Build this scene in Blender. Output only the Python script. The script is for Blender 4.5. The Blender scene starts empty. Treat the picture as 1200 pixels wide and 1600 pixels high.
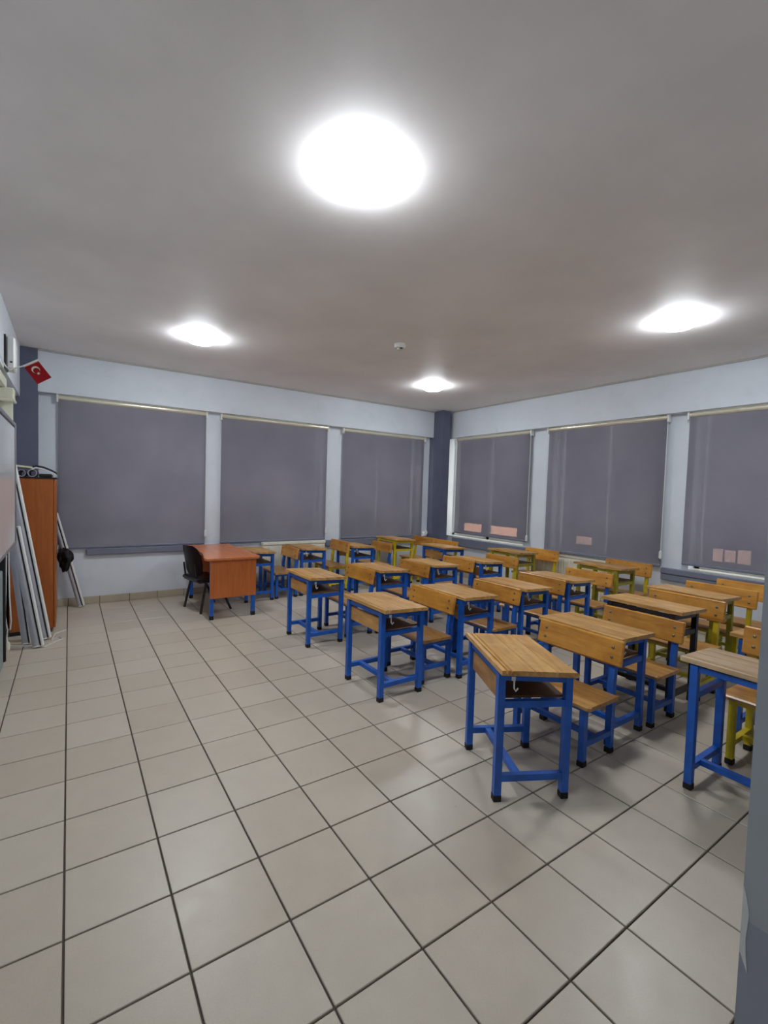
import bpy, bmesh, math, random
from mathutils import Vector, Matrix
random.seed(7)
C = bpy.context.scene.collection
T = 0.36                       # one floor tile in metres; all lengths below are in tiles
PI = math.pi

# ------------------------------------------------------------------ camera
CAM_POS = (0.0441, -5.4075, 4.5973)
YAW, PITCH, ROLL, FPX = 0.5977, -0.0448, 0.0310, 724.17
f = Vector((math.sin(YAW)*math.cos(PITCH), math.cos(YAW)*math.cos(PITCH), math.sin(PITCH)))
r = Vector((math.cos(YAW), -math.sin(YAW), 0)); u = r.cross(f)
r2 = math.cos(ROLL)*r + math.sin(ROLL)*u; u2 = -math.sin(ROLL)*r + math.cos(ROLL)*u
cam = bpy.data.objects.new('camera', bpy.data.cameras.new('camera')); C.objects.link(cam)
M = Matrix.Identity(4)
for i in range(3):
    M[i][0], M[i][1], M[i][2], M[i][3] = r2[i], u2[i], -f[i], CAM_POS[i]*T
cam.matrix_world = M
cam.data.lens = 36*FPX/1600; cam.data.sensor_width = 36; cam.data.clip_start = .02; cam.data.clip_end = 400
bpy.context.scene.camera = cam
def project(x, y, z):
    d = Vector((x, y, z)) - Vector(CAM_POS); k = d.dot(f)
    return (600 + FPX*d.dot(r2)/k, 800 - FPX*d.dot(u2)/k, k) if k > .3 else None

# ------------------------------------------------------------------ world and exposure
W = bpy.data.worlds.new('World'); bpy.context.scene.world = W; W.use_nodes = True
bg = W.node_tree.nodes['Background']; bg.inputs[0].default_value = (.95, .93, .85, 1); bg.inputs[1].default_value = 3.6
V = bpy.context.scene.view_settings
V.view_transform = 'Standard'; V.look = 'None'; V.exposure = 0.0; V.gamma = 1; V.use_curve_mapping = False
LAMP = 90.0                    # emission of the four ceiling lamps
LAMP_COLOR = (.90, .95, 1.0)
bpy.context.scene.cycles.diffuse_bounces = 8; bpy.context.scene.cycles.max_bounces = 14

# ------------------------------------------------------------------ materials
def lin(c):
    return tuple(((v/255)/12.92 if v/255 <= .04045 else ((v/255+.055)/1.055)**2.4) for v in c)
def new_mat(name):
    m = bpy.data.materials.new(name); m.use_nodes = True
    return m, m.node_tree.nodes, m.node_tree.links, m.node_tree.nodes['Principled BSDF']
def coords(N, L, scale, rand=False):
    tc = N.new('ShaderNodeTexCoord'); mp = N.new('ShaderNodeMapping'); mp.inputs['Scale'].default_value = scale
    L.new(tc.outputs['Object'], mp.inputs[0])
    if rand:
        oi = N.new('ShaderNodeObjectInfo'); ma = N.new('ShaderNodeMath'); ma.operation = 'MULTIPLY'; ma.inputs[1].default_value = 37
        L.new(oi.outputs['Random'], ma.inputs[0]); cb = N.new('ShaderNodeCombineXYZ')
        for k in range(3): L.new(ma.outputs[0], cb.inputs[k])
        L.new(cb.outputs[0], mp.inputs['Location'])
    return mp.outputs[0]
def ramp(N, L, src, stops):
    cr = N.new('ShaderNodeValToRGB'); L.new(src, cr.inputs[0])
    e = cr.color_ramp.elements
    while len(e) < len(stops): e.new(.5)
    for k, (p, c) in enumerate(stops): e[k].position = p; e[k].color = (*c, 1)
    return cr.outputs[0]
def noise(N, L, vec, scale, detail=4, rough=.55, dist=0):
    n = N.new('ShaderNodeTexNoise'); n.inputs['Scale'].default_value = scale; n.inputs['Detail'].default_value = detail
    n.inputs['Roughness'].default_value = rough; n.inputs['Distortion'].default_value = dist
    L.new(vec, n.inputs['Vector']); return n.outputs[0]
def bump(N, L, b, src, strength, dist=.01):
    bp = N.new('ShaderNodeBump'); bp.inputs['Strength'].default_value = strength; bp.inputs['Distance'].default_value = dist
    L.new(src, bp.inputs['Height']); L.new(bp.outputs[0], b.inputs['Normal'])
def mix_rgb(N, L, a, b, fac, mode='MULTIPLY'):
    mx = N.new('ShaderNodeMix'); mx.data_type = 'RGBA'; mx.blend_type = mode
    for s, v in ((mx.inputs[0], fac), (mx.inputs[6], a), (mx.inputs[7], b)):
        if hasattr(v, 'is_output') or isinstance(v, bpy.types.NodeSocket): L.new(v, s)
        else: s.default_value = v
    return mx.outputs[2]
def plain(name, c, rough=.5, metal=0, var=.12, scale=14, bmp=0, srgb=True):
    m, N, L, b = new_mat(name); c = lin(c) if srgb else c
    lo = tuple(v*(1-var) for v in c); hi = tuple(min(1, v*(1+var)) for v in c)
    v = coords(N, L, (1, 1, 1), True)
    n = noise(N, L, v, scale)
    L.new(ramp(N, L, n, [(.3, lo), (.7, hi)]), b.inputs['Base Color'])
    b.inputs['Roughness'].default_value = rough; b.inputs['Metallic'].default_value = metal
    if bmp: bump(N, L, b, noise(N, L, v, scale*12), bmp, .002)
    return m
def wood(name, dark, mid, light, axis=1, rough=.35, tone=.25, grain=7, wear=0, wear_c=(200, 175, 135), blotch=.18):
    m, N, L, b = new_mat(name)
    sc = [grain, grain, grain]; sc[axis] = .7
    v = coords(N, L, tuple(sc), True)
    n = noise(N, L, v, 3.0, 6, .6, .8)
    col = ramp(N, L, n, [(.28, lin(dark)), (.5, lin(mid)), (.74, lin(light))])
    sc2 = [60, 60, 60]; sc2[axis] = 1.5
    fine = noise(N, L, coords(N, L, tuple(sc2), True), 2.5, 3)
    col = mix_rgb(N, L, col, ramp(N, L, fine, [(.35, (.78,)*3), (.6, (1.0,)*3)]), .6)
    if wear:
        w = noise(N, L, coords(N, L, (1, 1, 1), True), 6, 6, .7)
        wf = ramp(N, L, w, [(.5, (0, 0, 0)), (.68, (wear,)*3)])
        col = mix_rgb(N, L, col, (*lin(wear_c), 1), wf, 'MIX')
    bl = noise(N, L, coords(N, L, (1, 1, 1), True), 7, 5, .65, .6)      # worn, blotchy varnish
    col = mix_rgb(N, L, col, ramp(N, L, bl, [(.32, (1-blotch, 1-blotch*1.1, 1-blotch*1.35)), (.6, (1.0,)*3)]), 1.0)
    oi = N.new('ShaderNodeObjectInfo')
    col = mix_rgb(N, L, col, ramp(N, L, oi.outputs['Random'], [(0, (1-tone,)*3), (1, (1.0,)*3)]), 1.0)
    L.new(col, b.inputs['Base Color']); b.inputs['Roughness'].default_value = rough
    bump(N, L, b, fine, .12, .002)
    return m
MAT = {}
MAT['blue'] = plain('blue_paint', (24, 90, 182), .38, 0, .22, 9)
MAT['yellow'] = plain('yellow_paint', (205, 184, 28), .4, 0, .2, 9)
MAT['olive'] = plain('olive_yellow_paint', (150, 140, 30), .42, 0, .3, 10)
MAT['black'] = plain('black_paint', (24, 24, 34), .4, 0, .2, 9)
MAT['rubber'] = plain('black_rubber', (22, 20, 20), .7)
MAT['top'] = wood('worn_pine_top', (176, 120, 58), (214, 162, 90), (232, 190, 122), 1, .32, .2, 6, .5, (222, 186, 130))
MAT['varnish'] = wood('orange_pine_varnish', (172, 108, 36), (216, 150, 58), (228, 168, 76), 1, .32, .18, 5)
MAT['seatwood'] = wood('brown_pine_seat', (156, 106, 54), (202, 148, 82), (218, 170, 104), 1, .34, .28, 6, .3, (196, 150, 84))
MAT['pale'] = wood('pale_pine_top', (176, 144, 108), (208, 178, 140), (222, 198, 164), 1, .3, .1, 7)
MAT['shelf'] = wood('dark_shelf_board', (84, 52, 28), (112, 74, 42), (130, 90, 54), 1, .5, .2, 6)
MAT['laminate'] = wood('cherry_laminate', (182, 98, 46), (198, 110, 52), (208, 122, 62), 2, .3, .05, 9, blotch=.03)
MAT['laminate_top'] = wood('cherry_laminate_top', (186, 104, 58), (202, 118, 68), (214, 132, 80), 1, .25, .05, 9, blotch=.03)
MAT['cabinet'] = wood('brown_laminate', (158, 84, 34), (172, 94, 38), (184, 104, 44), 2, .38, .04, 7, blotch=.03)
MAT['steel'] = plain('steel', (190, 190, 190), .3, .9)
MAT['bolt'] = plain('dull_bolt_steel', (128, 118, 102), .35, .8)
MAT['alu'] = plain('aluminium', (196, 198, 200), .32, .85, .05)
MAT['rail'] = plain('ivory_enamel_rail', (232, 228, 208), .22, .45, .04)
MAT['lampring'] = plain('grey_lamp_rim', (120, 122, 126), .5)
MAT['white'] = plain('white_plastic', (226, 228, 226), .4, 0, .03)
MAT['cream'] = plain('cream_plastic', (218, 218, 196), .45, 0, .04)
MAT['radiator'] = plain('radiator_enamel', (226, 222, 206), .4, 0, .05)
MAT['silver'] = plain('silver_fabric_roll', (176, 178, 186), .42, .35, .05)
MAT['greygreen'] = plain('grey_green_plastic', (136, 150, 150), .5, 0, .06)
MAT['plastic_black'] = plain('black_plastic', (26, 24, 28), .35, 0, .15)
MAT['burgundy'] = plain('burgundy_plastic', (74, 30, 34), .3, 0, .15)
MAT['bag'] = plain('black_bag_film', (12, 12, 15), .5, 0, .3, 20); MAT['bag'].node_tree.nodes['Principled BSDF'].inputs['Specular IOR Level'].default_value = .2
MAT['shell'] = plain('dark_burgundy_shell', (46, 28, 32), .35, 0, .15)
MAT['red'] = plain('red_flag_cloth', (176, 22, 34), .7, 0, .1)
MAT['flagwhite'] = plain('white_flag_cloth', (226, 214, 206), .7, 0, .03)
MAT['paper'] = plain('white_paper', (236, 236, 238), .6, 0, .03)
MAT['creampaper'] = plain('cream_paper', (210, 204, 176), .6, 0, .05)
MAT['darkcover'] = plain('dark_book_cover', (38, 40, 54), .45, 0, .2)
MAT['pvc'] = plain('white_window_frame', (228, 230, 226), .35, 0, .03)
MAT['band'] = plain('grey_sill_paint', (116, 121, 138), .5, 0, .06, 5)
MAT['darkgrey'] = plain('dark_grey_column_paint', (92, 97, 118), .55, 0, .08, 3)
MAT['grout'] = plain('floor_grout', (92, 82, 74), .8, 0, .15, 10)
MAT['skirt'] = plain('skirting_tile_glaze', (178, 168, 148), .35, 0, .06, 5)
MAT['trim'] = plain('cream_ceiling_moulding', (176, 176, 170), .5, 0, .05)

def wall_mat(name, c, dado=None, scuff=.6):
    m, N, L, b = new_mat(name)
    v = coords(N, L, (1, 1, 1))
    c = lin(c)
    n = noise(N, L, v, 1.3, 5)
    col = ramp(N, L, n, [(.3, tuple(x*.93 for x in c)), (.7, tuple(x*1.05 for x in c))])
    st = noise(N, L, v, 5, 6, .7)                      # faint scuffs
    col = mix_rgb(N, L, col, ramp(N, L, st, [(.3, (.9,)*3), (.45, (1.0,)*3)]), scuff)
    if dado:
        tc = N.new('ShaderNodeTexCoord'); sp = N.new('ShaderNodeSeparateXYZ'); L.new(tc.outputs['Object'], sp.inputs[0])
        lt = N.new('ShaderNodeMath'); lt.operation = 'LESS_THAN'; lt.inputs[1].default_value = dado[1]
        L.new(sp.outputs[2], lt.inputs[0])
        col = mix_rgb(N, L, col, (*lin(dado[0]), 1), lt.outputs[0], 'MIX')
    L.new(col, b.inputs['Base Color']); b.inputs['Roughness'].default_value = .6
    bump(N, L, b, noise(N, L, v, 60, 3), .1, .003)
    return m
MAT['wall'] = wall_mat('pale_blue_grey_wall_paint', (214, 221, 229))
MAT['wall_front'] = wall_mat('grey_wall_paint', (176, 183, 188), ((158, 163, 176), 0.670))
MAT['plaster'] = wall_mat('bare_plaster_chip', (226, 228, 226))
MAT['ceiling'] = wall_mat('off_white_ceiling_paint', (240, 236, 235), None, .1)

def tile_mat():
    m, N, L, b = new_mat('beige_floor_tile')
    g = N.new('ShaderNodeNewGeometry')
    def vec(scale):
        mp = N.new('ShaderNodeMapping'); mp.inputs['Scale'].default_value = scale; L.new(g.outputs['Position'], mp.inputs[0]); return mp.outputs[0]
    fl = N.new('ShaderNodeVectorMath'); fl.operation = 'FLOOR'; L.new(vec((1/T, 1/T, 0)), fl.inputs[0])
    wn = N.new('ShaderNodeTexWhiteNoise'); wn.noise_dimensions = '3D'; L.new(fl.outputs[0], wn.inputs['Vector'])
    col = ramp(N, L, wn.outputs[0], [(0, lin((186, 175, 158))), (1, lin((194, 184, 168)))])
    n = noise(N, L, vec((1, 1, 1)), 9, 5, .6)
    col = mix_rgb(N, L, col, ramp(N, L, n, [(.3, (.93,)*3), (.7, (1.0,)*3)]), 1.0)
    sp = noise(N, L, vec((1, 1, 1)), 160, 2)
    col = mix_rgb(N, L, col, ramp(N, L, sp, [(.3, (.92,)*3), (.6, (1.0,)*3)]), .7)
    dn = noise(N, L, vec((1, 1, 1)), 2.6, 7, .75, 1.2)          # dragged dirt marks
    col = mix_rgb(N, L, col, ramp(N, L, dn, [(.27, (.62,)*3), (.36, (1.0,)*3)]), .5)
    L.new(col, b.inputs['Base Color'])
    L.new(ramp(N, L, n, [(.3, (.3,)*3), (.7, (.4,)*3)]), b.inputs['Roughness'])
    b.inputs['Specular IOR Level'].default_value = .45
    return m
MAT['tile'] = tile_mat()

def fabric_mat():
    m, N, L, b = new_mat('grey_screen_fabric')
    v = coords(N, L, (1, 1, 1), True)
    n = noise(N, L, v, 1.6, 4); w = noise(N, L, coords(N, L, (400, 400, 400)), 1, 1)
    col = ramp(N, L, n, [(.3, lin((148, 147, 160))), (.7, lin((160, 158, 170)))])
    col = mix_rgb(N, L, col, ramp(N, L, w, [(.3, (.8,)*3), (.7, (1.0,)*3)]), .6)
    L.new(col, b.inputs['Base Color']); b.inputs['Roughness'].default_value = .75
    tr = N.new('ShaderNodeBsdfTransparent'); mx = N.new('ShaderNodeMixShader'); mx.inputs[0].default_value = .045
    L.new(b.outputs[0], mx.inputs[1]); L.new(tr.outputs[0], mx.inputs[2])
    L.new(mx.outputs[0], N['Material Output'].inputs[0])
    return m
MAT['fabric'] = fabric_mat()
def glass_mat():
    m, N, L, b = new_mat('window_glass')
    tr = N.new('ShaderNodeBsdfTransparent'); gl = N.new('ShaderNodeBsdfGlossy'); gl.inputs['Roughness'].default_value = .02
    mx = N.new('ShaderNodeMixShader'); mx.inputs[0].default_value = .06
    L.new(tr.outputs[0], mx.inputs[1]); L.new(gl.outputs[0], mx.inputs[2])
    L.new(mx.outputs[0], N['Material Output'].inputs[0])
    return m
MAT['glass'] = glass_mat()
def emit_mat(name, c, s):
    m, N, L, b = new_mat(name)
    b.inputs['Base Color'].default_value = (*c, 1)
    b.inputs['Emission Color'].default_value = (*c, 1); b.inputs['Emission Strength'].default_value = s
    return m
MAT['lamp'] = emit_mat('lit_lamp_diffuser', LAMP_COLOR, LAMP)
MAT['patch_glow'] = emit_mat('added_patch_glow', (1.0, .54, .36), 6.5)  # added glow behind the blinds, makes the pink patches
MAT['dim_patch_glow'] = emit_mat('added_dim_patch_glow', (1.0, .62, .48), 1.5)  # weaker added glow for the faint patches
MAT['sky_block'] = plain('dark_sky_block', (42, 40, 41), .8, 0, .1, 1)  # for the added walls that block the sky
m, N_, L_, b_ = new_mat('board_enamel'); b_.inputs['Base Color'].default_value = (*lin((222, 226, 230)), 1); b_.inputs['Roughness'].default_value = .12
MAT['board'] = m

# ------------------------------------------------------------------ mesh helpers (tile units, scaled by T on build)
def box(bm, x0, x1, y0, y1, z0, z1, bev=0, mat=None):
    vs = [bm.verts.new(p) for p in ((x0,y0,z0),(x1,y0,z0),(x1,y1,z0),(x0,y1,z0),(x0,y0,z1),(x1,y0,z1),(x1,y1,z1),(x0,y1,z1))]
    fs = [bm.faces.new([vs[k] for k in q]) for q in ((0,3,2,1),(4,5,6,7),(0,1,5,4),(1,2,6,5),(2,3,7,6),(3,0,4,7))]
    if bev:
        es = {e for q in fs for e in q.edges}
        bmesh.ops.bevel(bm, geom=list(es), offset=bev, segments=1, affect='EDGES', profile=.5)
    if mat is not None: bmesh.ops.transform(bm, matrix=mat, verts=[v for v in bm.verts if v in vs or True] if bev else vs)
def loft(bm, rings, cap=True):
    R = [[bm.verts.new(p) for p in ring] for ring in rings]
    n = len(R[0])
    for a, b in zip(R, R[1:]):
        for k in range(n): bm.faces.new((a[k], a[(k+1) % n], b[(k+1) % n], b[k]))
    if cap: bm.faces.new(R[0][::-1]); bm.faces.new(R[-1])
def square_post(bm, pts, h):
    loft(bm, [[(x-h, y-h, z), (x+h, y-h, z), (x+h, y+h, z), (x-h, y+h, z)] for x, y, z in pts])
def tube(bm, pts, rad, n=8, cap=True):
    pts = [Vector(p) for p in pts]; rings = []; up = None
    for k, p in enumerate(pts):
        d = (pts[min(k+1, len(pts)-1)] - pts[max(k-1, 0)]).normalized()
        if up is None: up = Vector((0, 0, 1)) if abs(d.z) < .9 else Vector((1, 0, 0))
        a = d.cross(up).normalized(); up = a.cross(d).normalized()
        rr = rad[k] if isinstance(rad, (list, tuple)) else rad
        rings.append([tuple(p + rr*(math.cos(2*PI*j/n)*a + math.sin(2*PI*j/n)*up)) for j in range(n)])
    loft(bm, rings, cap)
def lathe(bm, prof, n=32, c=(0, 0)):
    rings = [[(c[0]+rr*math.cos(2*PI*j/n), c[1]+rr*math.sin(2*PI*j/n), z) for j in range(n)] for rr, z in prof]
    loft(bm, rings)
def mesh(name, fn, material, smooth=False):
    bm = bmesh.new(); fn(bm)
    bmesh.ops.recalc_face_normals(bm, faces=bm.faces)
    for v in bm.verts: v.co *= T
    me = bpy.data.meshes.new(name); bm.to_mesh(me); bm.free()
    me.materials.append(MAT[material])
    if smooth:
        for p in me.polygons: p.use_smooth = True
        try: me.set_sharp_from_angle(angle=math.radians(40))
        except Exception: pass
    return me
def add(name, me, parent=None, loc=(0, 0, 0), rot=(0, 0, 0)):
    o = bpy.data.objects.new(name, me); C.objects.link(o)
    if parent: o.parent = parent
    o.location = Vector(loc)*T; o.rotation_euler = rot
    return o
def obj(name, fn, material, parent=None, loc=(0, 0, 0), rot=(0, 0, 0), smooth=False):
    return add(name, mesh(name, fn, material, smooth), parent, loc, rot)
def tag(o, label, cat, group=None):
    o['label'] = label; o['category'] = cat
    if group: o['group'] = group
    return o
def thing(name, label, cat, loc=(0, 0, 0), rotz=0, group=None):
    o = bpy.data.objects.new(name, None); C.objects.link(o); o.empty_display_size = .1
    o.location = Vector(loc)*T; o.rotation_euler = (0, 0, rotz)
    return tag(o, label, cat, group)
def struct(name, fn, material, label=None, parent=None):
    o = obj(name, fn, material, parent); o['kind'] = 'structure'
    if label: o['label'] = label
    return o
def boxes(*bs):
    def fn(bm):
        for b in bs: box(bm, *b)
    return fn

# ------------------------------------------------------------------ room shell
XL, XR, YB, YC, ZC = -1.55, 18.2, 15.2, -8.0, 9.15
floor = struct('floor', boxes((XL-.3, 19.2, YC-.3, 16.2, -.3, -.03)), 'grout', 'beige tiled floor with dark grout lines')
full = mesh('tile', boxes((.011, .989, .011, .989, -.035, 0, .006)), 'tile')
cells = []
for i in range(-2, 19):
    for j in range(-8, 16):
        x0, x1, y0, y1 = max(i, XL), min(i+1, XR), max(j, YC), min(j+1, YB)
        if x1-x0 < .05 or y1-y0 < .05: continue
        ps = [project(x, y, 0) for x in (x0, x1) for y in (y0, y1)]
        area = -1
        if all(ps):
            us, vs = [p[0] for p in ps], [p[1] for p in ps]
            if max(us) > -5 and min(us) < 1180 and max(vs) > 0 and min(vs) < 1605:
                a, b, c, d = ps[0], ps[1], ps[3], ps[2]
                area = abs(sum(p[0]*q[1]-q[0]*p[1] for p, q in zip((a, b, c, d), (b, c, d, a))))/2
        cells.append((area, i, j, x0, x1, y0, y1))
cells.sort(reverse=True)
rest = []
for n, (area, i, j, x0, x1, y0, y1) in enumerate(cells):
    if n < 290 and area > 0:
        if x1-x0 > .99 and y1-y0 > .99: add('tile', full, floor, (i, j, 0))
        else: obj('tile', boxes((x0+.011, x1-.011, y0+.011, y1-.011, -.035, 0, .006)), 'tile', floor)
    else: rest.append((x0+.011, x1-.011, y0+.011, y1-.011, -.035, 0))
o = obj('tile_field', boxes(*rest), 'tile', floor); o['kind'] = 'stuff'

struct('ceiling', boxes((XL-.3, 19.2, YC-.3, 16.2, ZC, ZC+.3)), 'ceiling', 'off-white plain plaster ceiling')
# back wall: band above, piers, parapet below; openings (x ranges) from 2.15 to 7.75
BW = [(-.15, 4.72), (5.55, 10.4), (11.5, 16.5)]
ZS, ZT = 2.15, 7.7
def wall_back(bm):
    box(bm, XL-.3, 19.1, YB, 16.1, ZT, ZC)
    box(bm, XL-.3, 19.1, YB, 16.1, -.2, ZS)
    xs = [XL-.3] + [v for w in BW for v in w] + [19.1]
    for a, b in zip(xs[0::2], xs[1::2]): box(bm, a, b, YB, 16.1, ZS, ZT)
struct('wall_back', wall_back, 'wall', 'pale blue-grey wall with three blinded windows behind the teacher desk')
RW = [(9.25, 14.75), (3.25, 7.75), (-2.9, 2.0)]
def wall_right(bm):
    box(bm, XR, 19.1, YC, 15.3, ZT, ZC)
    box(bm, XR, 19.1, YC, 15.3, -.2, ZS)
    ys = [YC] + [v for w in sorted(RW) for v in w] + [15.3]
    for a, b in zip(ys[0::2], ys[1::2]): box(bm, XR, 19.1, a, b, ZS, ZT)
struct('wall_right', wall_right, 'wall', 'pale blue-grey wall with blinded windows along the right side')
def wall_left(bm):
    box(bm, XL-.4, XL, YC, 15.3, -.2, ZC)
struct('wall_left', wall_left, 'wall', 'pale grey wall with whiteboard at the left edge')
struct('wall_front', boxes((3.72, 19, -4.95, -4.35, -.1, ZC), (XL, -1.05, -4.95, -4.35, -.1, ZC)), 'wall_front', 'grey wall end beside the doorway at the right edge')
struct('wall_corridor', boxes((XL-.3, 19, YC-.3, YC, -.1, ZC)), 'wall')
struct('beam', boxes((-.85, 17.08, 14.87, YB, ZT, ZC)), 'wall', 'pale blue-grey band over the back windows')
struct('beam', boxes((17.85, XR, -4.35, 14.1, ZT, ZC)), 'wall', 'pale blue-grey band over the right windows')
struct('beam', boxes((XL, -1.34, -4, 14.83, 7.45, ZC)), 'wall', 'pale band at the top of the left wall')
# chipped paint on the wall end: irregular bare patch, slightly proud
def chip(bm):
    pts = [(y, z+.46) for y, z in ((-4.352, 1.62), (-4.36, 1.60), (-4.375, 1.54), (-4.39, 1.45), (-4.385, 1.36), (-4.38, 1.28), (-4.385, 1.18), (-4.40, 1.06), (-4.375, 1.12), (-4.36, 1.16), (-4.352, 1.17))]
    a = [bm.verts.new((3.715, y, z)) for y, z in pts]; b = [bm.verts.new((3.73, y, z)) for y, z in pts]
    bm.faces.new(a); bm.faces.new(b[::-1])
    for k in range(len(a)): bm.faces.new((a[k], b[k], b[(k+1) % len(a)], a[(k+1) % len(a)]))
obj('bare_plaster_patch', chip, 'plaster', bpy.data.objects['wall_front'])['label'] = 'pale bare patch where the paint has chipped'
struct('column', boxes((XL, -.85, 14.83, 15.25, 0, ZC)), 'darkgrey', 'dark grey column in the left back corner')
struct('column', boxes((17.08, 17.62, 14.1, 15.2, 0, ZC)), 'darkgrey', 'dark grey column in the far right corner between the window walls')
struct('trim_1', boxes((-.85, 17.08, 14.80, 14.87, ZC-.06, ZC, .015)), 'trim', 'thin ceiling moulding over the back windows')
struct('trim_2', boxes((17.78, 17.85, -4.3, 14.1, ZC-.06, ZC, .015)), 'trim', 'thin ceiling moulding over the right windows')
# skirting tiles
sk = struct('baseboard_back', boxes((-.85, 17.08, 15.17, 15.2, 0, .27)), 'grout', 'beige tile skirting under the back windows')
skt = mesh('skirting_tile', boxes((.008, .992, 15.135, 15.18, .004, .275, .008)), 'skirt')
for i in range(-1, 17): add('tile', skt, sk, (i+.02, 0, 0))
sk = struct('baseboard_right', boxes((18.17, 18.2, -4.3, 14.1, 0, .27)), 'grout', 'beige tile skirting under the right windows')
skt = mesh('skirting_tile', boxes((18.135, 18.18, .008, .992, .004, .275, .008)), 'skirt')
for j in range(-4, 14): add('tile', skt, sk, (0, j, 0))
# grey sill boards
struct('trim_3', boxes((.58, 5.9, 15.06, 15.2, 1.86, 2.09, .02)), 'band', 'grey sill board under the left back window')
struct('trim_4', boxes((10.55, 17.08, 15.06, 15.2, 1.78, 2.09, .02)), 'band', 'grey sill board under the right back window')
struct('trim_5', boxes((18.02, 18.2, 8.65, 14.1, 1.68, 2.12, .02)), 'band', 'grey sill board beside the corner column')
struct('trim_6', boxes((18.02, 18.2, -3.2, 2.85, 1.92, 2.12, .015), (18.06, 18.2, -3.2, 2.85, 1.68, 1.91, .015)), 'band', 'grey two-step sill board under the nearest right window')

# windows behind the blinds
def window(n, horiz, a, b):
    w = bpy.data.objects.new('window_%d' % n, None); C.objects.link(w); w['kind'] = 'structure'
    g = 15.75 if horiz else 18.75
    def bx(a0, a1, d0, d1, z0, z1): return (a0, a1, d0, d1, z0, z1) if horiz else (d0, d1, a0, a1, z0, z1)
    obj('frame', boxes(bx(a, b, g-.08, g+.08, ZS, ZS+.16), bx(a, b, g-.08, g+.08, ZT-.16, ZT), bx(a, a+.16, g-.08, g+.08, ZS, ZT), bx(b-.16, b, g-.08, g+.08, ZS, ZT),
        bx((a+b)/2-.1, (a+b)/2+.1, g-.08, g+.08, ZS, ZT)), 'pvc', w)
    obj('pane', boxes(bx(a+.16, (a+b)/2-.1, g-.01, g+.01, ZS+.16, ZT-.16)), 'glass', w)
    obj('pane', boxes(bx((a+b)/2+.1, b-.16, g-.01, g+.01, ZS+.16, ZT-.16)), 'glass', w)
    d0 = YB if horiz else XR
    obj('sill', boxes(bx(a, b, d0-.02, g-.08, ZS-.02, ZS+.03)), 'pvc', w)
for k, (a, b) in enumerate(BW): window(k+1, True, a, b)
for k, (a, b) in enumerate(RW): window(k+4, False, a, b)

# roller blinds
def blind(label, horiz, a, b, zb, pull=None):
    t = thing('roller_blind', label, 'roller blind', ((a+b)/2, 15.08, 0) if horiz else (18.06, (a+b)/2, 0), 0 if horiz else -PI/2, 'grey roller blinds on the windows')
    h = (b-a)/2                     # local: x along the blind, -y towards the room
    sh = random.uniform(0, 6)
    def cloth(bm):
        nx, nz = 14, 10; g = {}
        for i in range(nx+1):
            for k in range(nz+1):
                x = -h+.02 + (2*h-.04)*i/nx; q = k/nz; z = 7.6 + (zb+.05-7.6)*q
                y = .012*math.sin(i*.9+sh+q*2.0)*q*(1-.6*q) + .006*math.sin(i*2.3+sh*2+k)
                g[i, k] = bm.verts.new((x, y, z))
        for i in range(nx):
            for k in range(nz): bm.faces.new((g[i, k], g[i+1, k], g[i+1, k+1], g[i, k+1]))
        bmesh.ops.solidify(bm, geom=bm.faces[:], thickness=.006)
    obj('fabric', cloth, 'fabric', t, smooth=True)
    obj('head_rail', lambda bm: tube(bm, [(-h+.03, .0, 7.6), (h-.03, .0, 7.6)], .085, 14), 'rail', t, smooth=True)
    obj('bottom_bar', boxes((-h+.02, h-.02, -.03, .03, zb, zb+.09, .02)), 'band', t)
    for s in (-1, 1):
        obj('bracket', boxes((s*h-.03, s*h+.03, -.11, .09, 7.42, 7.7, .01), (min(s*h, s*(h-.12)), max(s*h, s*(h-.12)), -.11, .09, 7.685, 7.7)), 'white', t)
    if pull is not None:
        x = pull*(h-.01)
        ch = obj('pull_chain', lambda bm: (tube(bm, [(x, -.08, 7.5), (x, -.08, 2.7)], .008, 5), tube(bm, [(x, -.05, 7.5), (x, -.05, 2.7)], .008, 5)), 'white', t)
        obj('chain_weight', lambda bm: lathe(bm, [(.025, 2.42), (.05, 2.46), (.05, 2.68), (.02, 2.74)], 10, (x, -.075)), 'white', ch)
    return t
blind('wide grey roller blind nearest the brown cabinet', True, -.3, 4.83, 2.12, 1)
blind('grey roller blind behind the teacher desk and radiator', True, 5.42, 10.52, 2.12, 1)
blind('grey roller blind just left of the dark corner column', True, 11.37, 16.6, 2.12)
blind('grey roller blind just right of the corner column, with two lit pink patches', False, 8.88, 13.98, 2.38, 1)
blind('grey roller blind above the right-hand radiator', False, 2.85, 7.95, 2.13, 1)
blind('grey roller blind at the right edge, over a bright sill gap', False, -3.0, 2.19, 2.32)

# radiators
def radiator(label, horiz, a, b):
    t = thing('radiator', label, 'radiator', ((a+b)/2, 15.2, 0) if horiz else (18.2, (a+b)/2, 0), 0 if horiz else -PI/2, 'ribbed panel radiators under the windows')
    h = (b-a)/2
    obj('panel', boxes((-h, h, -.27, -.05, .32, 1.98, .02)), 'radiator', t)
    rib = mesh('rib', boxes((-.035, .035, -.30, -.26, .4, 1.88, .015)), 'radiator')
    n = int(2*h/.13)
    for k in range(n): add('rib', rib, t, (-h+.09+k*(2*h-.18)/(n-1), 0, 0))
    def grill(bm):
        box(bm, -h-.01, h+.01, -.31, -.02, 1.98, 2.1, .015)
    obj('top_cover', grill, 'radiator', t)
    slot = mesh('slot', boxes((-.03, .03, -.312, -.30, 1.995, 2.03)), 'plastic_black')
    for s in (-1, 1): obj('valve_pipe', lambda bm: tube(bm, [(s*(h-.1), -.15, .34), (s*(h-.1), -.15, .15), (s*(h-.1), -.06, .13)], .035, 8), 'radiator', t)
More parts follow.
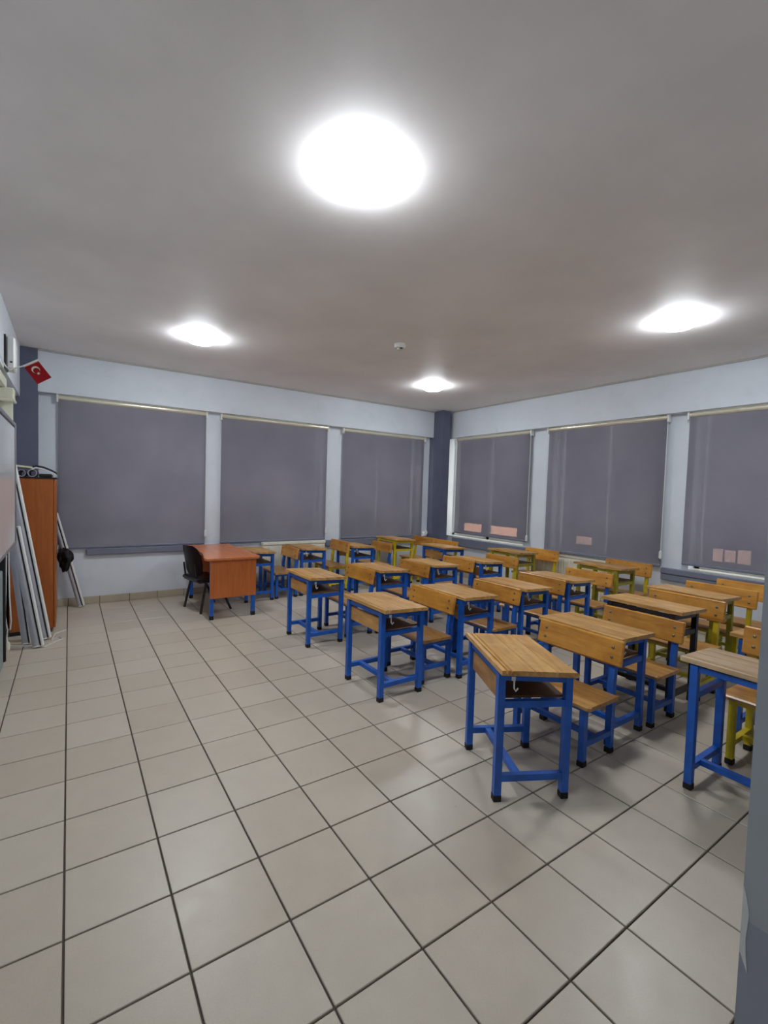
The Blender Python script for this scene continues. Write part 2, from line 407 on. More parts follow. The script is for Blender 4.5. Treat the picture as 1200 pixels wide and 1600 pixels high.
radiator('white ribbed radiator under the back window behind the teacher desk', True, 7.3, 10.45)
radiator('white ribbed radiator under the right-hand windows', False, 4.7, 8.4)
tag(obj('power_cable', lambda bm: tube(bm, [(18.0, 8.3, 2.14), (17.87, 8.2, 2.13), (17.86, 7, 2.12), (17.86, 5.6, 2.125), (17.88, 4.7, 2.115), (18.02, 4.62, 1.9)], .018, 6), 'plastic_black'), 'thin black cable along the top of the right-hand radiator', 'cable')

# ------------------------------------------------------------------ ceiling lamps and detector
lamp_shade = mesh('diffuser', lambda bm: lathe(bm, [(.01, 0), (.54, 0), (.54, -.02), (.51, -.06), (.46, -.105), (.41, -.14), (.35, -.165), (.34, -.165), (.01, -.165)], 48), 'lamp', True)
lamp_ring = mesh('rim_ring', lambda bm: lathe(bm, [(.340, -.16), (.345, -.163), (.345, -.18), (.335, -.18)], 48), 'lampring', True)
lamp_cap = mesh('centre_cap', lambda bm: lathe(bm, [(.335, -.16), (.335, -.185), (.2, -.215), (.01, -.225)], 48), 'lamp', True)
for (x, y), lab in (((3.5, .5), 'largest lit round ceiling lamp, nearest the camera'), ((3.38, 9.75), 'lit round ceiling lamp above the teacher desk side, on the left'),
                    ((12.8, .35), 'lit round ceiling lamp on the right, over the near desks'), ((12.85, 10.0), 'lit round ceiling lamp farthest off, near the corner column')):
    t = thing('ceiling_lamp', lab, 'ceiling lamp', (x, y, ZC), 0, 'round ceiling lamps')
    add('diffuser', lamp_shade, t); add('rim_ring', lamp_ring, t); add('centre_cap', lamp_cap, t)
t = thing('smoke_detector', 'small white smoke detector on the ceiling between the lamps', 'smoke detector', (8.51, 6.44, ZC))
obj('housing', lambda bm: lathe(bm, [(.01, 0), (.18, 0), (.18, -.06), (.15, -.12), (.01, -.12)], 24), 'white', t, smooth=True)
obj('sensor_head', lambda bm: lathe(bm, [(.09, -.12), (.09, -.17), (.05, -.19), (.01, -.19)], 20), 'cream', t, smooth=True)
obj('vent_slot', boxes((-.06, .0, -.155, -.085, -.165, -.14)), 'plastic_black', t)

# ------------------------------------------------------------------ school desks and chairs
CACHE = {}
def cached(key, name, fn, material, smooth=False):
    if key not in CACHE: CACHE[key] = mesh(name, fn, material, smooth)
    return CACHE[key]
H = .055
def desk(label, cx, cy, zt, frame, rot=0, top='top', shelf=True, hooks=True):
    t = thing('school_desk', label, 'school desk', (cx, cy, 0), rot, 'single wooden school desks')
    zf, zr = zt-.09, zt-.14                    # leg tops, front and rear (the top slopes to the sitter)
    for sx in (-1, 1):
        for sy in (-1, 1):
            z = zf if sx < 0 else zr
            me = cached(('leg', z, frame), 'leg', lambda bm: square_post(bm, [(0, 0, .08), (0, 0, z)], H), frame)
            lg = add('leg', me, t, (sx*.53, sy*.70, 0))
            add('foot_cap', cached('cap', 'foot_cap', boxes((-H-.006, H+.006, -H-.006, H+.006, 0, .10, .008)), 'rubber'), lg)
    tilt = math.atan2(.05, 1.06)
    for sy in (-1, 1):
        add('side_apron', cached(('apron', zt, frame), 'side_apron', lambda bm: loft(bm, [[(x, -H+.01, z0), (x, H-.01, z0), (x, H-.01, z1), (x, -H+.01, z1)] for x, z0, z1 in ((-.475, zf-.11, zf), (.475, zr-.11, zr))]), frame), t, (0, sy*.70, 0))
        add('side_rail', cached(('srail', zt, frame), 'side_rail', boxes((-.475, .475, -H+.01, H-.01, zt-.62, zt-.52)), frame), t, (0, sy*.70, 0))
        add('foot_rail', cached(('frail', frame), 'foot_rail', boxes((-.475, .475, -H+.01, H-.01, .3, .4)), frame), t, (0, sy*.70, 0))
    add('stretcher', cached(('str', frame), 'stretcher', boxes((-.05, .05, -.655, .655, .305, .395)), frame), t, (-.2, 0, 0))
    for sx, z in ((-1, zf), (1, zr)):
        add('cross_bar', cached(('cross', sx, zt, frame), 'cross_bar', boxes((-.03, .03, -.65, .65, z-.09, z-.005)), frame), t, (sx*.53, 0, 0))
    if shelf:
        add('shelf', cached(('shelf', zt), 'shelf', boxes((-.47, .5, -.64, .64, zt-.52, zt-.48, .008)), 'shelf'), t)
        add('front_panel', cached(('fp', zt), 'front_panel', boxes((-.53, -.47, -.645, .645, zt-.56, zt-.24, .01)), 'seatwood'), t)
    # tabletop boards: a grooved front strip and three wider boards
    cuts = [-.60, -.44, -.08, .26, .60]
    for k in range(4):
        a, b = cuts[k]+.002, cuts[k+1]-.002
        def board(bm):
            if k == 0:
                x = [a, a+.058, a+.064, a+.084, a+.09, b-.026, b-.022, b-.004, b]
                zz = [.07, .078, .028, .028, .076, .076, .03, .03, .07]
                loft(bm, [[(p, y, 0) for p in (b, a)] + [(p, y, q) for p, q in zip(x, zz)] for y in (-.9, .9)])
            else:
                e = .0 if k < 3 else .02
                loft(bm, [[(b-e, y, 0), (a, y, 0), (a, y, .068), (a+.008, y, .075), (b-.012-e, y, .075), (b, y, .05)] for y in (-.9, -.893, .893, .9)])
        add('board', cached(('board', k, top), 'board', board, top), t, (0, 0, zt-.092), (0, tilt, 0))
    if hooks:
        hk = lambda bm: (tube(bm, [(0, 0, 0), (.0, -.03, -.02), (.0, -.035, -.13), (.02, -.05, -.17), (.05, -.06, -.12)], .013, 6), box(bm, -.03, .03, -.012, .0, -.03, .03))
        me = cached('hook', 'hook', hk, 'white', True)
        add('hook', me, t, (-.36, -.70-H, zt-.17))
    return t
def chair(label, xt, cy, k, frame, rear=None):
    """xt is the backrest's top line, k the height factor (1 = low model)"""
    t = thing('school_chair', label, 'school chair', (xt-.46, cy, 0), 0, 'single wooden school chairs')
    zs, zb, ztop = 1.10*k, 1.61*k, 2.07*k
    rear = rear or frame
    for sy in (-1, 1):
        a = add('leg', cached(('cf', k, frame), 'leg', lambda bm: square_post(bm, [(0, 0, .08), (0, 0, zs-.07)], H-.003), frame), t, (-.42, sy*.70, 0))
        me = cached(('cr', k, rear), 'leg', lambda bm: square_post(bm, [(0, 0, .08), (0, 0, 1.3*k), (.045, 0, zb), (.085, 0, ztop-.08)], H-.003), rear)
        b = add('leg', me, t, (.42, sy*.70, 0))
        for q in (a, b): add('foot_cap', cached('cap', 'foot_cap', None, 'rubber'), q)
        add('seat_rail', cached(('sr', k, frame), 'seat_rail', boxes((-.37, .37, -H+.01, H-.01, zs-.17, zs-.07)), frame), t, (0, sy*.70, 0))
        add('foot_rail', cached(('cfr', frame), 'foot_rail', boxes((-.37, .37, -H+.01, H-.01, .33, .42)), frame), t, (0, sy*.70, 0))
    add('stretcher', cached(('cst', frame), 'stretcher', boxes((-.05, .05, -.655, .655, .335, .415)), frame), t)
    add('front_bar', cached(('cfb', k, frame), 'front_bar', boxes((-.03, .03, -.65, .65, zs-.15, zs-.075)), frame), t, (-.42, 0, 0))
    def seat(bm):
        loft(bm, [[(-.54+i, y, zs-.07), (.37-i*.5, y, zs-.07), (.37-i*.5, y, zs-.006), (.34, y, zs), (-.50+i, y, zs), (-.54+i, y, zs-.02)] for y, i in ((-.87, .05), (-.83, 0), (.83, 0), (.87, .05))])
    add('seat', cached(('seat', k), 'seat', seat, 'seatwood'), t)
    h = (ztop-zb)
    bk = add('backrest', cached(('back', k), 'backrest', boxes((-.04, .04, -.88, .88, 0, h, .022)), 'varnish'), t, (.375, 0, zb), (0, math.atan2(.085, h), 0))
    bolt = cached('bolt', 'bolt', lambda bm: tube(bm, [(-.038, 0, 0), (-.05, 0, 0), (-.058, 0, 0)], [.03, .028, .012], 10), 'bolt', True)
    for sy in (-1, 1):
        for z in (.3*h, .68*h): add('bolt', bolt, bk, (0, sy*.70, z))
    return t

desk('skewed blue school desk nearest the camera, with grooved front strip', 6.17, -.44, 2.05, 'blue', -math.radians(27.6))
LOW, TALL = 1.0, 1.082
ROWS = {
 'first': [('c', 8.19, -.28, LOW, 'blue', 'low blue school chair right behind the skewed nearest desk'),
           ('d', 8.30, -.15, LOW, 'blue', 'blue school desk directly behind the nearest chair, second in the near row'),
           ('c', 10.65, -.22, LOW, 'blue', 'blue school chair in front of the black-legged desk in the near row'),
           ('d', 10.75, -.08, TALL, 'black', 'tall black-legged school desk in the near row'),
           ('c', 12.88, -.16, TALL, 'yellow', 'yellow school chair right behind the black-legged desk'),
           ('d', 13.15, .05, TALL, 'olive', 'olive-yellow school desk behind the black-legged one in the near row'),
           ('c', 15.27, -.05, TALL, 'yellow', 'yellow school chair behind the olive desk of the near row'),
           ('c', 16.62, -.35, TALL, 'olive', 'last school chair of the near row, its backrest nearest the right window')],
 'second': [('d', 5.60, 3.49, LOW, 'blue', 'leftmost blue school desk of the second row, white sheet on its shelf'),
            ('c', 7.92, 3.77, LOW, 'blue', 'first blue school chair of the second row, tucked behind its leftmost desk'),
            ('d', 7.98, 3.58, LOW, 'blue', 'second blue school desk from the left in the second row'),
            ('c', 10.17, 3.62, LOW, 'blue', 'second blue school chair from the left in the second row'),
            ('d', 10.27, 3.57, LOW, 'blue', 'third blue school desk from the left in the second row'),
            ('c', 12.5, 3.85, LOW, 'blue', 'third blue school chair from the left in the second row'),
            ('d', 12.6, 3.72, LOW, 'blue', 'fourth school desk from the left in the second row'),
            ('c', 15.02, 3.8, LOW, 'blue', 'fourth school chair in the second row, before the olive desk'),
            ('d', 15.45, 3.8, TALL, 'olive', 'tall olive-yellow school desk ending the second row'),
            ('c', 17.6, 3.8, TALL, 'yellow', 'yellow school chair ending the second row, under the radiator window')],
 'third': [('d', 5.72, 7.45, LOW, 'blue', 'leftmost blue school desk of the third row, right of the teacher desk'),
           ('c', 8.12, 7.72, LOW, 'blue', 'first blue school chair of the third row, behind its leftmost desk'),
           ('d', 8.24, 7.62, LOW, 'blue', 'second blue school desk from the left in the third row'),
           ('c', 10.48, 7.83, LOW, 'blue', 'second blue school chair from the left in the third row'),
           ('d', 10.6, 7.72, LOW, 'blue', 'third blue school desk from the left in the third row'),
           ('c', 12.78, 7.95, LOW, 'blue', 'third blue school chair from the left in the third row'),
           ('d', 12.85, 7.6, LOW, 'blue', 'fourth blue school desk from the left in the third row'),
           ('c', 15.1, 7.78, LOW, 'blue', 'fourth school chair in the third row, before the olive desk', 'yellow'),
           ('d', 15.45, 8.05, TALL, 'olive', 'olive-yellow school desk ending the third row below the corner window'),
           ('c', 17.58, 7.68, TALL, 'yellow', 'yellow school chair ending the third row by the right wall')],
 'back': [('d', 5.80, 13.4, LOW, 'blue', 'blue school desk half hidden behind the teacher desk'),
          ('c', 8.05, 13.5, LOW, 'blue', 'blue school chair between the teacher desk and the radiator'),
          ('d', 8.23, 13.57, LOW, 'blue', 'blue school desk standing before the back radiator'),
          ('c', 10.6, 13.65, TALL, 'yellow', 'yellow school chair standing beside the back radiator'),
          ('d', 10.72, 13.5, LOW, 'blue', 'blue school desk below the third back window, left part'),
          ('c', 13.0, 13.7, LOW, 'blue', 'school chair with blue posts in the middle of the back row'),
          ('d', 13.2, 13.7, 1.11, 'yellow', 'tall bright yellow school desk in the back row'),
          ('c', 15.78, 13.82, TALL, 'yellow', 'yellow school chair behind the tall bright yellow desk')],
 'inner': [('d', 13.6, 10.5, TALL, 'blue', 'lone blue school desk between the third row and the corner column'),
           ('c', 15.74, 12.0, TALL, 'olive', 'school chair nearest the corner column, behind the lone blue desk')],
 'edge': [('d', 8.18, -2.95, 1.02, 'blue', 'pale-topped blue school desk cut by the wall end at the right'),
          ('c', 10.55, -3.02, 1.11, 'yellow', 'yellow school chair behind the pale-topped desk at the right edge'),
          ('d', 10.72, -2.75, LOW, 'blue', 'blue school desk behind the yellow chair at the right edge')],
}
for row in ROWS.values():
    lim = -9
    for e in row:
        kind, x, cy, k, frame, lab = e[:6]
        if kind == 'd':
            x0 = max(x, lim)
            pale = lab.startswith('pale')
            desk(lab, x0+.6, cy, 2.05*k, frame, 0, 'pale' if pale else 'top', not pale, k == LOW)
        else:
            chair(lab, x, cy, k, frame, e[6] if len(e) > 6 else None); lim = x+.105

# sheet lying on the shelf of the second row's first desk
tag(obj('paper_sheet', boxes((5.72, 6.12, 3.4, 3.98, 1.575, 1.60, .006)), 'paper'), 'white folder lying on the shelf of the second row first desk', 'folder')

# ------------------------------------------------------------------ teacher desk and chair
t = thing('teacher_desk', 'cherry laminate teacher desk with blue steel legs', 'desk', (4.78, 12.68, 0))
def ttop(bm):
    pts = [(-.92, -2.03), (.88, -2.03), (.95, -1.9), (.92, 2.0), (-.75, 2.03), (-.72, .6), (-.74, -.7), (-.95, -1.75)]
    a = [bm.verts.new((x, y, 2.06)) for x, y in pts]; b = [bm.verts.new((x, y, 2.15)) for x, y in pts]
    bm.faces.new(a[::-1]); bm.faces.new(b)
    for k in range(len(a)): bm.faces.new((a[k], a[(k+1) % len(a)], b[(k+1) % len(a)], b[k]))
    bmesh.ops.bevel(bm, geom=[e for e in bm.edges], offset=.012, segments=1, affect='EDGES')
obj('desktop', ttop, 'laminate_top', t)
obj('side_panel', boxes((-.76, .82, -1.90, -1.83, .74, 2.06, .008)), 'laminate', t)
obj('side_panel', boxes((-.66, .82, 1.83, 1.90, .74, 2.06, .008)), 'laminate', t)
obj('modesty_panel', boxes((.60, .66, -1.83, 1.83, .9, 2.06, .008)), 'laminate', t)
for x, y in ((-.69, -1.80), (.75, -1.80), (-.62, 1.75), (.75, 1.75)):
    lg = obj('leg', lambda bm: square_post(bm, [(0, 0, .1), (0, 0, 2.06)], .06), 'blue', t, (x, y, 0))
    add('foot_cap', cached('capbig', 'foot_cap', boxes((-.066, .066, -.066, .066, 0, .14, .008)), 'rubber'), lg)
for y in (-1.80, 1.75):
    obj('side_rail', boxes((-.63, .69, y-.04, y+.04, 1.96, 2.06)), 'blue', t)

t = thing('visitor_chair', 'black and burgundy shell chair behind the teacher desk', 'chair', (4.02, 12.5, 0), math.radians(12))
def shell(w0, w1, pts, thick):
    def fn(bm):
        n = len(pts); cols = 7; g = {}
        for k, (x, z, w, cv) in enumerate(pts):
            for j in range(cols):
                s = -1 + 2*j/(cols-1)
                g[k, j] = bm.verts.new((x + cv*s*s, w*s, z))
        for k in range(n-1):
            for j in range(cols-1): bm.faces.new((g[k, j], g[k+1, j], g[k+1, j+1], g[k, j+1]))
        bmesh.ops.solidify(bm, geom=bm.faces[:], thickness=thick)
    return fn
obj('back_pad', shell(0, 0, [(-.24, 1.38, .5, .1), (-.26, 1.45, .62, .12), (-.30, 1.75, .68, .14), (-.37, 2.1, .66, .14), (-.43, 2.32, .55, .12), (-.45, 2.4, .4, .08)], .05), 'burgundy', t, smooth=True)
obj('back_shell', shell(0, 0, [(-.28, 1.34, .52, .1), (-.31, 1.45, .65, .12), (-.35, 1.75, .71, .14), (-.42, 2.1, .69, .14), (-.48, 2.34, .58, .12), (-.50, 2.43, .42, .08)], .03), 'shell', t, smooth=True)
obj('seat', boxes((-.35, .62, -.62, .62, 1.14, 1.27, .04)), 'plastic_black', t)
for s in (-1, 1):
    obj('leg', lambda bm: tube(bm, [(.95, s*.66, .0), (.45, s*.62, 1.12)], .045, 8), 'plastic_black', t)
    obj('leg', lambda bm: tube(bm, [(-.22, s*.68, .0), (.0, s*.62, 1.12)], .045, 8), 'plastic_black', t)
    obj('back_post', lambda bm: tube(bm, [(.0, s*.45, 1.12), (-.2, s*.45, 1.1), (-.3, s*.45, 1.3), (-.36, s*.45, 1.75)], .035, 8), 'plastic_black', t)
obj('seat_frame', lambda bm: tube(bm, [(.45, -.62, 1.12), (.45, .62, 1.12), (-.25, .62, 1.12), (-.25, -.62, 1.12), (.45, -.62, 1.12)], .035, 8), 'plastic_black', t)

# ------------------------------------------------------------------ left side: cabinet, rolls, whiteboard, flag
t = thing('wooden_cabinet', 'tall brown laminate cabinet in the left back corner', 'cabinet', (-.86, 13.05, 0))
CX0, CX1, CY0, CY1 = -.54, .57, -1.33, 1.3
obj('carcass', boxes((CX0, CX1-.06, CY0, CY1, .12, 4.66, .01)), 'cabinet', t)
obj('top_board', boxes((CX0, CX1+.03, CY0-.02, CY1+.02, 4.66, 4.70, .008)), 'plastic_black', t)
obj('plinth', boxes((CX0, CX1-.1, CY0+.03, CY1-.03, 0, .12)), 'plastic_black', t)
for s in (0, 1):
    dr = obj('door', boxes((CX1-.055, CX1, CY0+.01+s*1.31, CY0+1.305+s*1.31, .14, 4.65, .012)), 'cabinet', t)
    obj('handle', boxes((CX1, CX1+.06, CY0+1.15+s*.26-.02, CY0+1.15+s*.26+.02, 2.2, 2.5, .01)), 'steel', dr)
# things on the cabinet
def paper_tube(label, x, y0, y1, z, rad, mat):
    t = thing('rolled_chart', label, 'rolled chart', (x, y0, z))
    def fn(bm):
        n = 16; L_ = y1-y0
        loft(bm, [[(q*rad*math.cos(2*PI*j/n), y, q*rad*math.sin(2*PI*j/n)) for j in range(n)] for q, y in ((.8, .25), (.8, 0), (1, 0), (1, L_), (.8, L_), (.8, L_-.25))], False)
    obj('sheet', fn, mat, t, smooth=True)
    obj('rim', lambda bm: loft(bm, [[(q*rad*math.cos(2*PI*j/16), y, q*rad*math.sin(2*PI*j/16)) for j in range(16)] for q, y in ((.84, -.002), (1.02, -.004), (1.02, .02), (.84, .02), (.84, -.002))], False), 'silver', t)
paper_tube('dark rolled chart on the cabinet, thinner left one', -1.10, 11.76, 13.0, 4.80, .10, 'plastic_black')
paper_tube('dark rolled chart on the cabinet, wider right one', -.85, 11.76, 13.0, 4.81, .11, 'plastic_black')
tag(obj('cream_book', boxes((-.26, .16, -.4, .4, -.03, .03, .012)), 'creampaper', None, (-1.05, 12.3, 4.985), (0, math.radians(6), .1)), 'cream paper book lying across the rolled charts', 'book')
t = thing('dark_folder', 'dark blue flexible folder drooping over the cabinet top', 'folder', (-.62, 13.75, 4.74))
def droop(z0, th):
    def fn(bm):
        P = [(-.35, .20), (-.2, .26), (0, .22), (.2, .13), (.3, .07), (.33, .03)]
        loft(bm, [[(x, -.7, z+z0), (x, .7, z+z0), (x, .7, z+z0+th), (x, -.7, z+z0+th)] for x, z in P])
    return fn
obj('cover', droop(.03, .06), 'darkcover', t); obj('pages', droop(-.02, .045), 'paper', t)
tag(obj('black_binder', boxes((-.12, .2, -.55, .6, 0, .10, .02)), 'plastic_black', None, (-.58, 12.4, 4.70)), 'black binder lying right of the rolled charts on the cabinet', 'binder')

# black bag hanging on the cabinet door handle
def bag(bm):
    bmesh.ops.create_icosphere(bm, subdivisions=3, radius=1)
    rnd = random.Random(3)
    for v in bm.verts:
        p = v.co.copy(); k = 1 + .16*math.sin(7*p.x+3*p.z) * math.cos(6*p.y-2*p.z) + rnd.uniform(-.05, .05)
        s = .75 if p.z < 0 else 1
        v.co = Vector((p.x*.22*k*s, p.y*.34*k*s, p.z*.38*k))
t = thing('plastic_bag', 'crumpled black plastic bag hanging on the cabinet door', 'bag', (-.06, 12.75, 2.05))
obj('bag_body', bag, 'bag', t)
obj('bag_strap', lambda bm: tube(bm, [(-.05, 0, .28), (-.12, -.02, .36), (-.17, -.04, .32)], .03, 6), 'bag', t)

# spare roller blinds leaning about
def rolled_blind(label, foot, top, rad, sidex):
    a, b = Vector(foot), Vector(top); Ln = (b-a).length
    t = thing('rolled_blind', label, 'rolled blind', foot, 0, 'spare rolled blinds leaning on end')
    t.rotation_euler = (b-a).to_track_quat('Z', 'Y').to_euler()
    q = (b-a).to_track_quat('Z', 'Y'); lx = q.inverted() @ Vector((1, -.25, 0)); lx.z = 0; ang = math.atan2(lx.y, lx.x)
    roll = obj('fabric_roll', lambda bm: lathe(bm, [(rad*.4, .03), (rad, .03), (rad, Ln-.03), (rad*.4, Ln-.03)], 24), 'silver', t, smooth=True)
    obj('end_cap', lambda bm: lathe(bm, [(rad*.5, 0), (rad*1.05, 0), (rad*1.05, .035), (rad*.5, .035)], 24), 'white', t)
    obj('end_cap', lambda bm: lathe(bm, [(rad*.5, Ln-.035), (rad*1.05, Ln-.035), (rad*1.05, Ln), (rad*.5, Ln)], 24), 'white', t)
    obj('slot_strip', boxes((rad*.93, rad+.025, -.05, .05, .02, Ln-.02)), 'plastic_black', t, (0, 0, 0), (0, 0, ang))
    obj('edge_bar', boxes((rad+.025, rad+.07, -.06, .06, .0, Ln, .008)), 'white', t, (0, 0, 0), (0, 0, ang))
rolled_blind('silver rolled blind leaning in front of the cabinet, nearest of the three', (-.685, 10.30, .03), (-1.22, 10.60, 3.32), .095, 1)
rolled_blind('tall silver rolled blind leaning just behind the nearest one', (-.54, 11.0, .03), (-1.35, 11.3, 5.0), .095, 1)
rolled_blind('dark-shaded rolled blind leaning left of the nearest one', (-.95, 10.70, .03), (-1.29, 11.0, 2.9), .085, 1)
rolled_blind('rolled blind leaning by the back wall, behind the black bag', (.39, 14.72, .03), (-.43, 14.90, 3.44), .075, 1)

# whiteboard on the left wall
t = thing('whiteboard', 'glossy whiteboard with silver frame at the left edge', 'whiteboard', (-1.06, 7.6, 0))
obj('panel', boxes((-.09, -.02, -2.3, 1.93, 3.05, 5.9)), 'board', t)
obj('frame', boxes((-.1, .0, 1.93, 2.0, 2.97, 6.02, .012), (-.1, .0, -2.37, -2.3, 2.97, 6.02, .012), (-.1, .0, -2.3, 1.93, 5.93, 6.02, .012), (-.1, .0, -2.3, 1.93, 2.97, 3.05, .012)), 'alu', t)
obj('gasket', boxes((-.06, -.012, -2.3, 1.93, 5.89, 5.93), (-.06, -.012, 1.90, 1.93, 3.05, 5.9)), 'plastic_black', t)
obj('mounting_post', boxes((-.36, -.1, 1.2, 1.4, 3.1, 5.8)), 'alu', t); obj('mounting_post', boxes((-.36, -.1, -1.8, -1.6, 3.1, 5.8)), 'alu', t)
# wall fittings above the board
tag(obj('cable_duct', boxes((-1.55, -1.40, -2, 11.45, 7.14, 7.40, .01)), 'cream'), 'cream horizontal cable duct on the left wall', 'cable duct')
t = thing('junction_box', 'cream junction box with a short duct on the left wall', 'junction box', (-1.42, 11.3, 6.95))
obj('cover', boxes((-.13, .20, -.2, .25, -.13, .18, .02)), 'cream', t); obj('lid_lip', boxes((-.13, .23, -.22, .27, -.2, -.12, .02)), 'cream', t)
obj('drop_duct', boxes((-.13, .16, -.05, .15, -1.4, -.19, .01)), 'cream', t)
t = thing('wall_speaker', 'white slim wall speaker mounted near the ceiling on the left', 'speaker', (-1.2, 10.3, 7.88))
obj('housing', boxes((-.10, .09, -.16, .4, -.42, .42, .04)), 'white', t); obj('back_plate', boxes((-.16, -.10, -.2, .4, -.42, .44)), 'plastic_black', t)
obj('logo_slot', boxes((-.02, .03, -.175, -.155, -.26, -.22)), 'plastic_black', t)

# flag on a curved white stick
t = thing('turkish_flag', 'small red flag with white crescent and star on a curved stick', 'flag', (-.93, 9.2, 7.38))
ex, ez = Vector((.28, 0, .20)), Vector((.225, 0, -.44))     # hoist and fly directions
ex.normalize(); ez = (ez - ez.dot(ex)*ex).normalized()
o0 = Vector((.04, 0, .02)); hw, fl = .35, .49
def fpt(a, b, off=0):
    p = o0 + ex*hw*a + ez*fl*b; return (p.x, .03*math.sin(3*b+1.5*a) + off, p.z)
def sheet(u0, u1, v0, v1, off, th):
    def fn(bm):
        g = {}
        for i in range(7):
            for k in range(9): g[i, k] = bm.verts.new(fpt(u0+(u1-u0)*i/6, v0+(v1-v0)*k/8, off))
        for i in range(6):
            for k in range(8): bm.faces.new((g[i, k], g[i+1, k], g[i+1, k+1], g[i, k+1]))
        bmesh.ops.solidify(bm, geom=bm.faces[:], thickness=th)
    return fn
obj('cloth', sheet(0, 1, .06, 1, 0, .012), 'red', t, smooth=True)
obj('hoist_sleeve', sheet(0, 1, 0, .07, -.004, .02), 'flagwhite', t, smooth=True)
def emblem(pts, b0):
    def fn(bm):
        a = [bm.verts.new(fpt(x, y, -.016)) for x, y in pts]; c = [bm.verts.new(fpt(x, y, .024)) for x, y in pts]
        bm.faces.new(a); bm.faces.new(c[::-1])
        for k in range(len(a)): bm.faces.new((a[k], c[k], c[(k+1) % len(a)], a[(k+1) % len(a)]))
        bmesh.ops.triangulate(bm, faces=[q for q in bm.faces if len(q.verts) > 4])
    return fn
ka = hw/fl; cx_, cy_, R1, R2, dd = .5, .37, .25, .20, .075      # crescent opens towards the fly
tA = math.radians(38); tB = math.atan2(R1*math.sin(tA), R1*math.cos(tA)-dd)
def crescent(bm):
    prev = None
    for k in range(25):
        q = k/24; ao, ai = tA + (2*PI-2*tA)*q, tB + (2*PI-2*tB)*q
        o_ = (cx_ + R1*math.sin(ao), cy_ + R1*math.cos(ao)*ka); i_ = (cx_ + R2*math.sin(ai), cy_ + (dd+R2*math.cos(ai))*ka)
        cur = [bm.verts.new(fpt(*p, off)) for p in (o_, i_) for off in (-.016, .024)]
        if prev:
            for m_, n_ in ((0, 2), (2, 3), (3, 1), (1, 0)): bm.faces.new((prev[m_], prev[n_], cur[n_], cur[m_]))
        prev = cur
obj('crescent', crescent, 'flagwhite', t)
st = [(cx_ + (.11 if k % 2 == 0 else .045)*math.sin(k*PI/5+PI), cy_ + .2 + (.11 if k % 2 == 0 else .045)*math.cos(k*PI/5+PI)*ka) for k in range(10)]
obj('star', emblem(st, 0), 'flagwhite', t)
obj('stick', lambda bm: tube(bm, [(-.44, 0, .42), (-.36, 0, .08), (-.30, 0, -.04), (-.21, 0, -.12), (-.09, 0, -.04), (.04, 0, .02), (.18, .012, .12), (.34, .01, .235)], .017, 8), 'white', t, smooth=True)

# bits under the whiteboard
t = thing('computer_tower', 'grey-green equipment case at the left edge under the whiteboard', 'computer case', (-1.29, 8.6, 0))
obj('case', boxes((-.24, .0, -1.1, .45, .05, 2.38, .02)), 'greygreen', t); obj('rear_panel', boxes((-.24, .05, .45, .56, .1, 2.9, .02)), 'plastic_black', t)
obj('foot', boxes((-.2, -.03, -.9, .4, 0, .05)), 'plastic_black', t)
t = thing('hanging_cord', 'looped white cord with plug hanging below the whiteboard', 'cord', (-1.25, 9.75, 0))
obj('cord', lambda bm: tube(bm, [(.12, -.25, 3.02), (-.02, -.05, 2.9), (-.04, 0, 2.0), (-.06, .0, 1.1), (-.02, 0, .75), (.04, 0, .72), (.06, 0, .95), (.03, 0, 1.6), (.02, 0, 2.4), (.02, -.05, 2.9), (.14, -.25, 3.02)], .016, 6), 'white', t, smooth=True)
obj('tail', lambda bm: tube(bm, [(-.01, 0, .75), (-.03, 0, .5), (-.02, 0, .42)], .016, 6), 'white', t)
obj('plug', lambda bm: lathe(bm, [(.02, .17), (.055, .2), (.06, .36), (.025, .42)], 10, (-.02, 0)), 'cream', t, smooth=True)
tag(obj('white_plug_box', lambda bm: (lathe(bm, [(.03, 0), (.09, .01), (.11, .06), (.09, .15), (.03, .18)], 16)), 'white', None, (-1.4, 10.45, 0), smooth=True), 'round white plug lying on the floor at the left edge', 'plug')
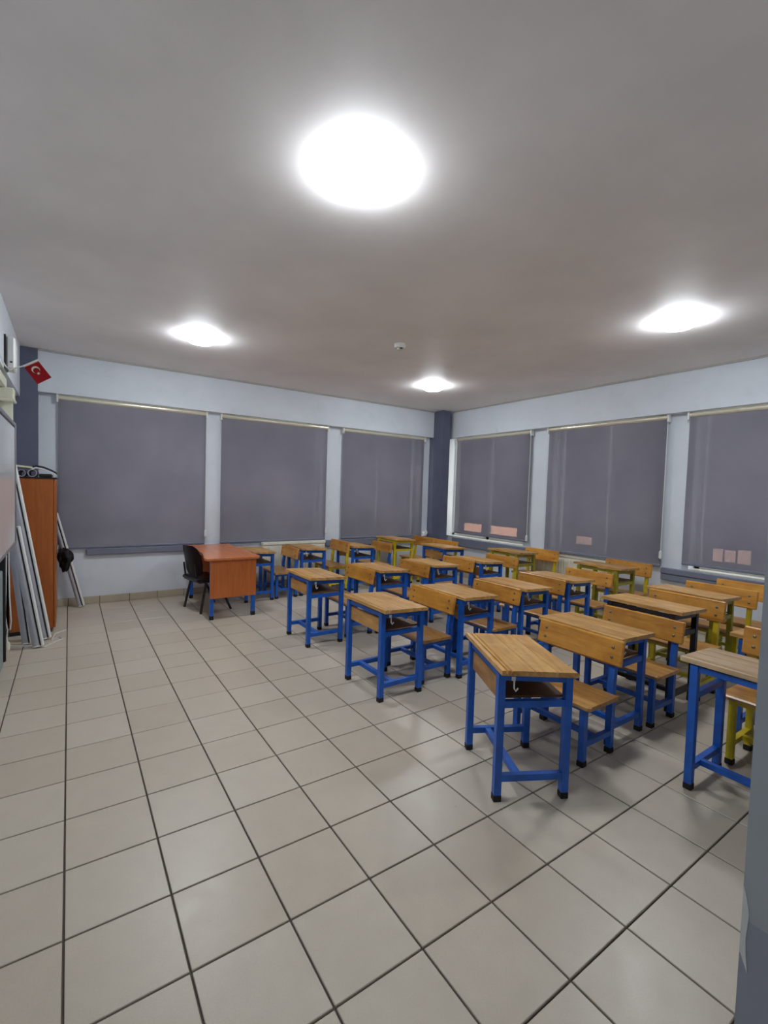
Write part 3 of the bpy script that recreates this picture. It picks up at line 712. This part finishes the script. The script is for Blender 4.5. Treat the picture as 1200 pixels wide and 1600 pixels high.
tag(obj('floor_cord', lambda bm: tube(bm, [(-1.34, 10.75, .02), (-.8, 10.45, .018), (-.51, 10.2, .018), (-.25, 10.61, .018), (-.1, 10.79, .018), (-.2, 11.11, .018), (-.36, 10.8, .018), (-.3, 11.45, .018), (-.02, 11.72, .018)], .014, 6), 'white', smooth=True), 'thin white cord looping over the floor by the rolled blinds', 'cord')

# crumpled tissue on the sill by the corner column
def tissue(bm):
    bmesh.ops.create_icosphere(bm, subdivisions=2, radius=1); rnd = random.Random(5)
    for v in bm.verts:
        k = rnd.uniform(.6, 1.15); v.co = Vector((v.co.x*.2*k, v.co.y*.1*k, max(-.12, v.co.z*.2*k)+(.10 if v.co.x > .3 else 0)))
tag(obj('crumpled_tissue', tissue, 'paper', None, (16.86, 15.12, 2.205)), 'crumpled white tissue on the sill by the corner column', 'tissue')

# ------------------------------------------------------------------ added dark walls to block the sky, glowing panels for the blind patches
t = thing('added_sky_blocker', 'added dark sky-blocking walls, glowing panels make the pink patches on the right blinds', 'light blocker')
Xh = 40.0
obj('wall', boxes((Xh, Xh+6, -16, 45, -14, 26)), 'sky_block', t)  # added to keep the sky from showing through the right blinds
obj('wall', boxes((-24, Xh, 39, 45, -14, 26)), 'sky_block', t)  # added to keep the sky from showing through the back blinds
def lit(y0, y1, z0, z1, mat='patch_glow'):  # invented glowing panel, lined up from the camera with a blind patch
    C0 = Vector(CAM_POS); s = (Xh-.05-C0.x)/(18.06-C0.x)
    a, b = C0.y+(y0-C0.y)*s, C0.y+(y1-C0.y)*s; c, d = C0.z+(z0-C0.z)*s, C0.z+(z1-C0.z)*s
    w = obj('window', boxes((Xh-.12, Xh, a-.1, b+.1, c-.1, d+.1)), 'sky_block', t)  # dark backing of the added panel, no known window
    obj('pane', boxes((Xh-.15, Xh-.10, a, b, c, d)), mat, w)  # added glowing face that shows as a patch through the fabric
lit(11.85, 13.1, 2.58, 3.0); lit(9.5, 11.3, 2.58, 3.0)
lit(.15, .5, 2.6, 3.05, 'dim_patch_glow'); lit(.56, .86, 2.62, 3.0, 'dim_patch_glow'); lit(.92, 1.2, 2.6, 3.02, 'dim_patch_glow')
lit(5.6, 6.3, 2.62, 2.95, 'dim_patch_glow'); lit(7.15, 7.45, 2.62, 3.0, 'dim_patch_glow')
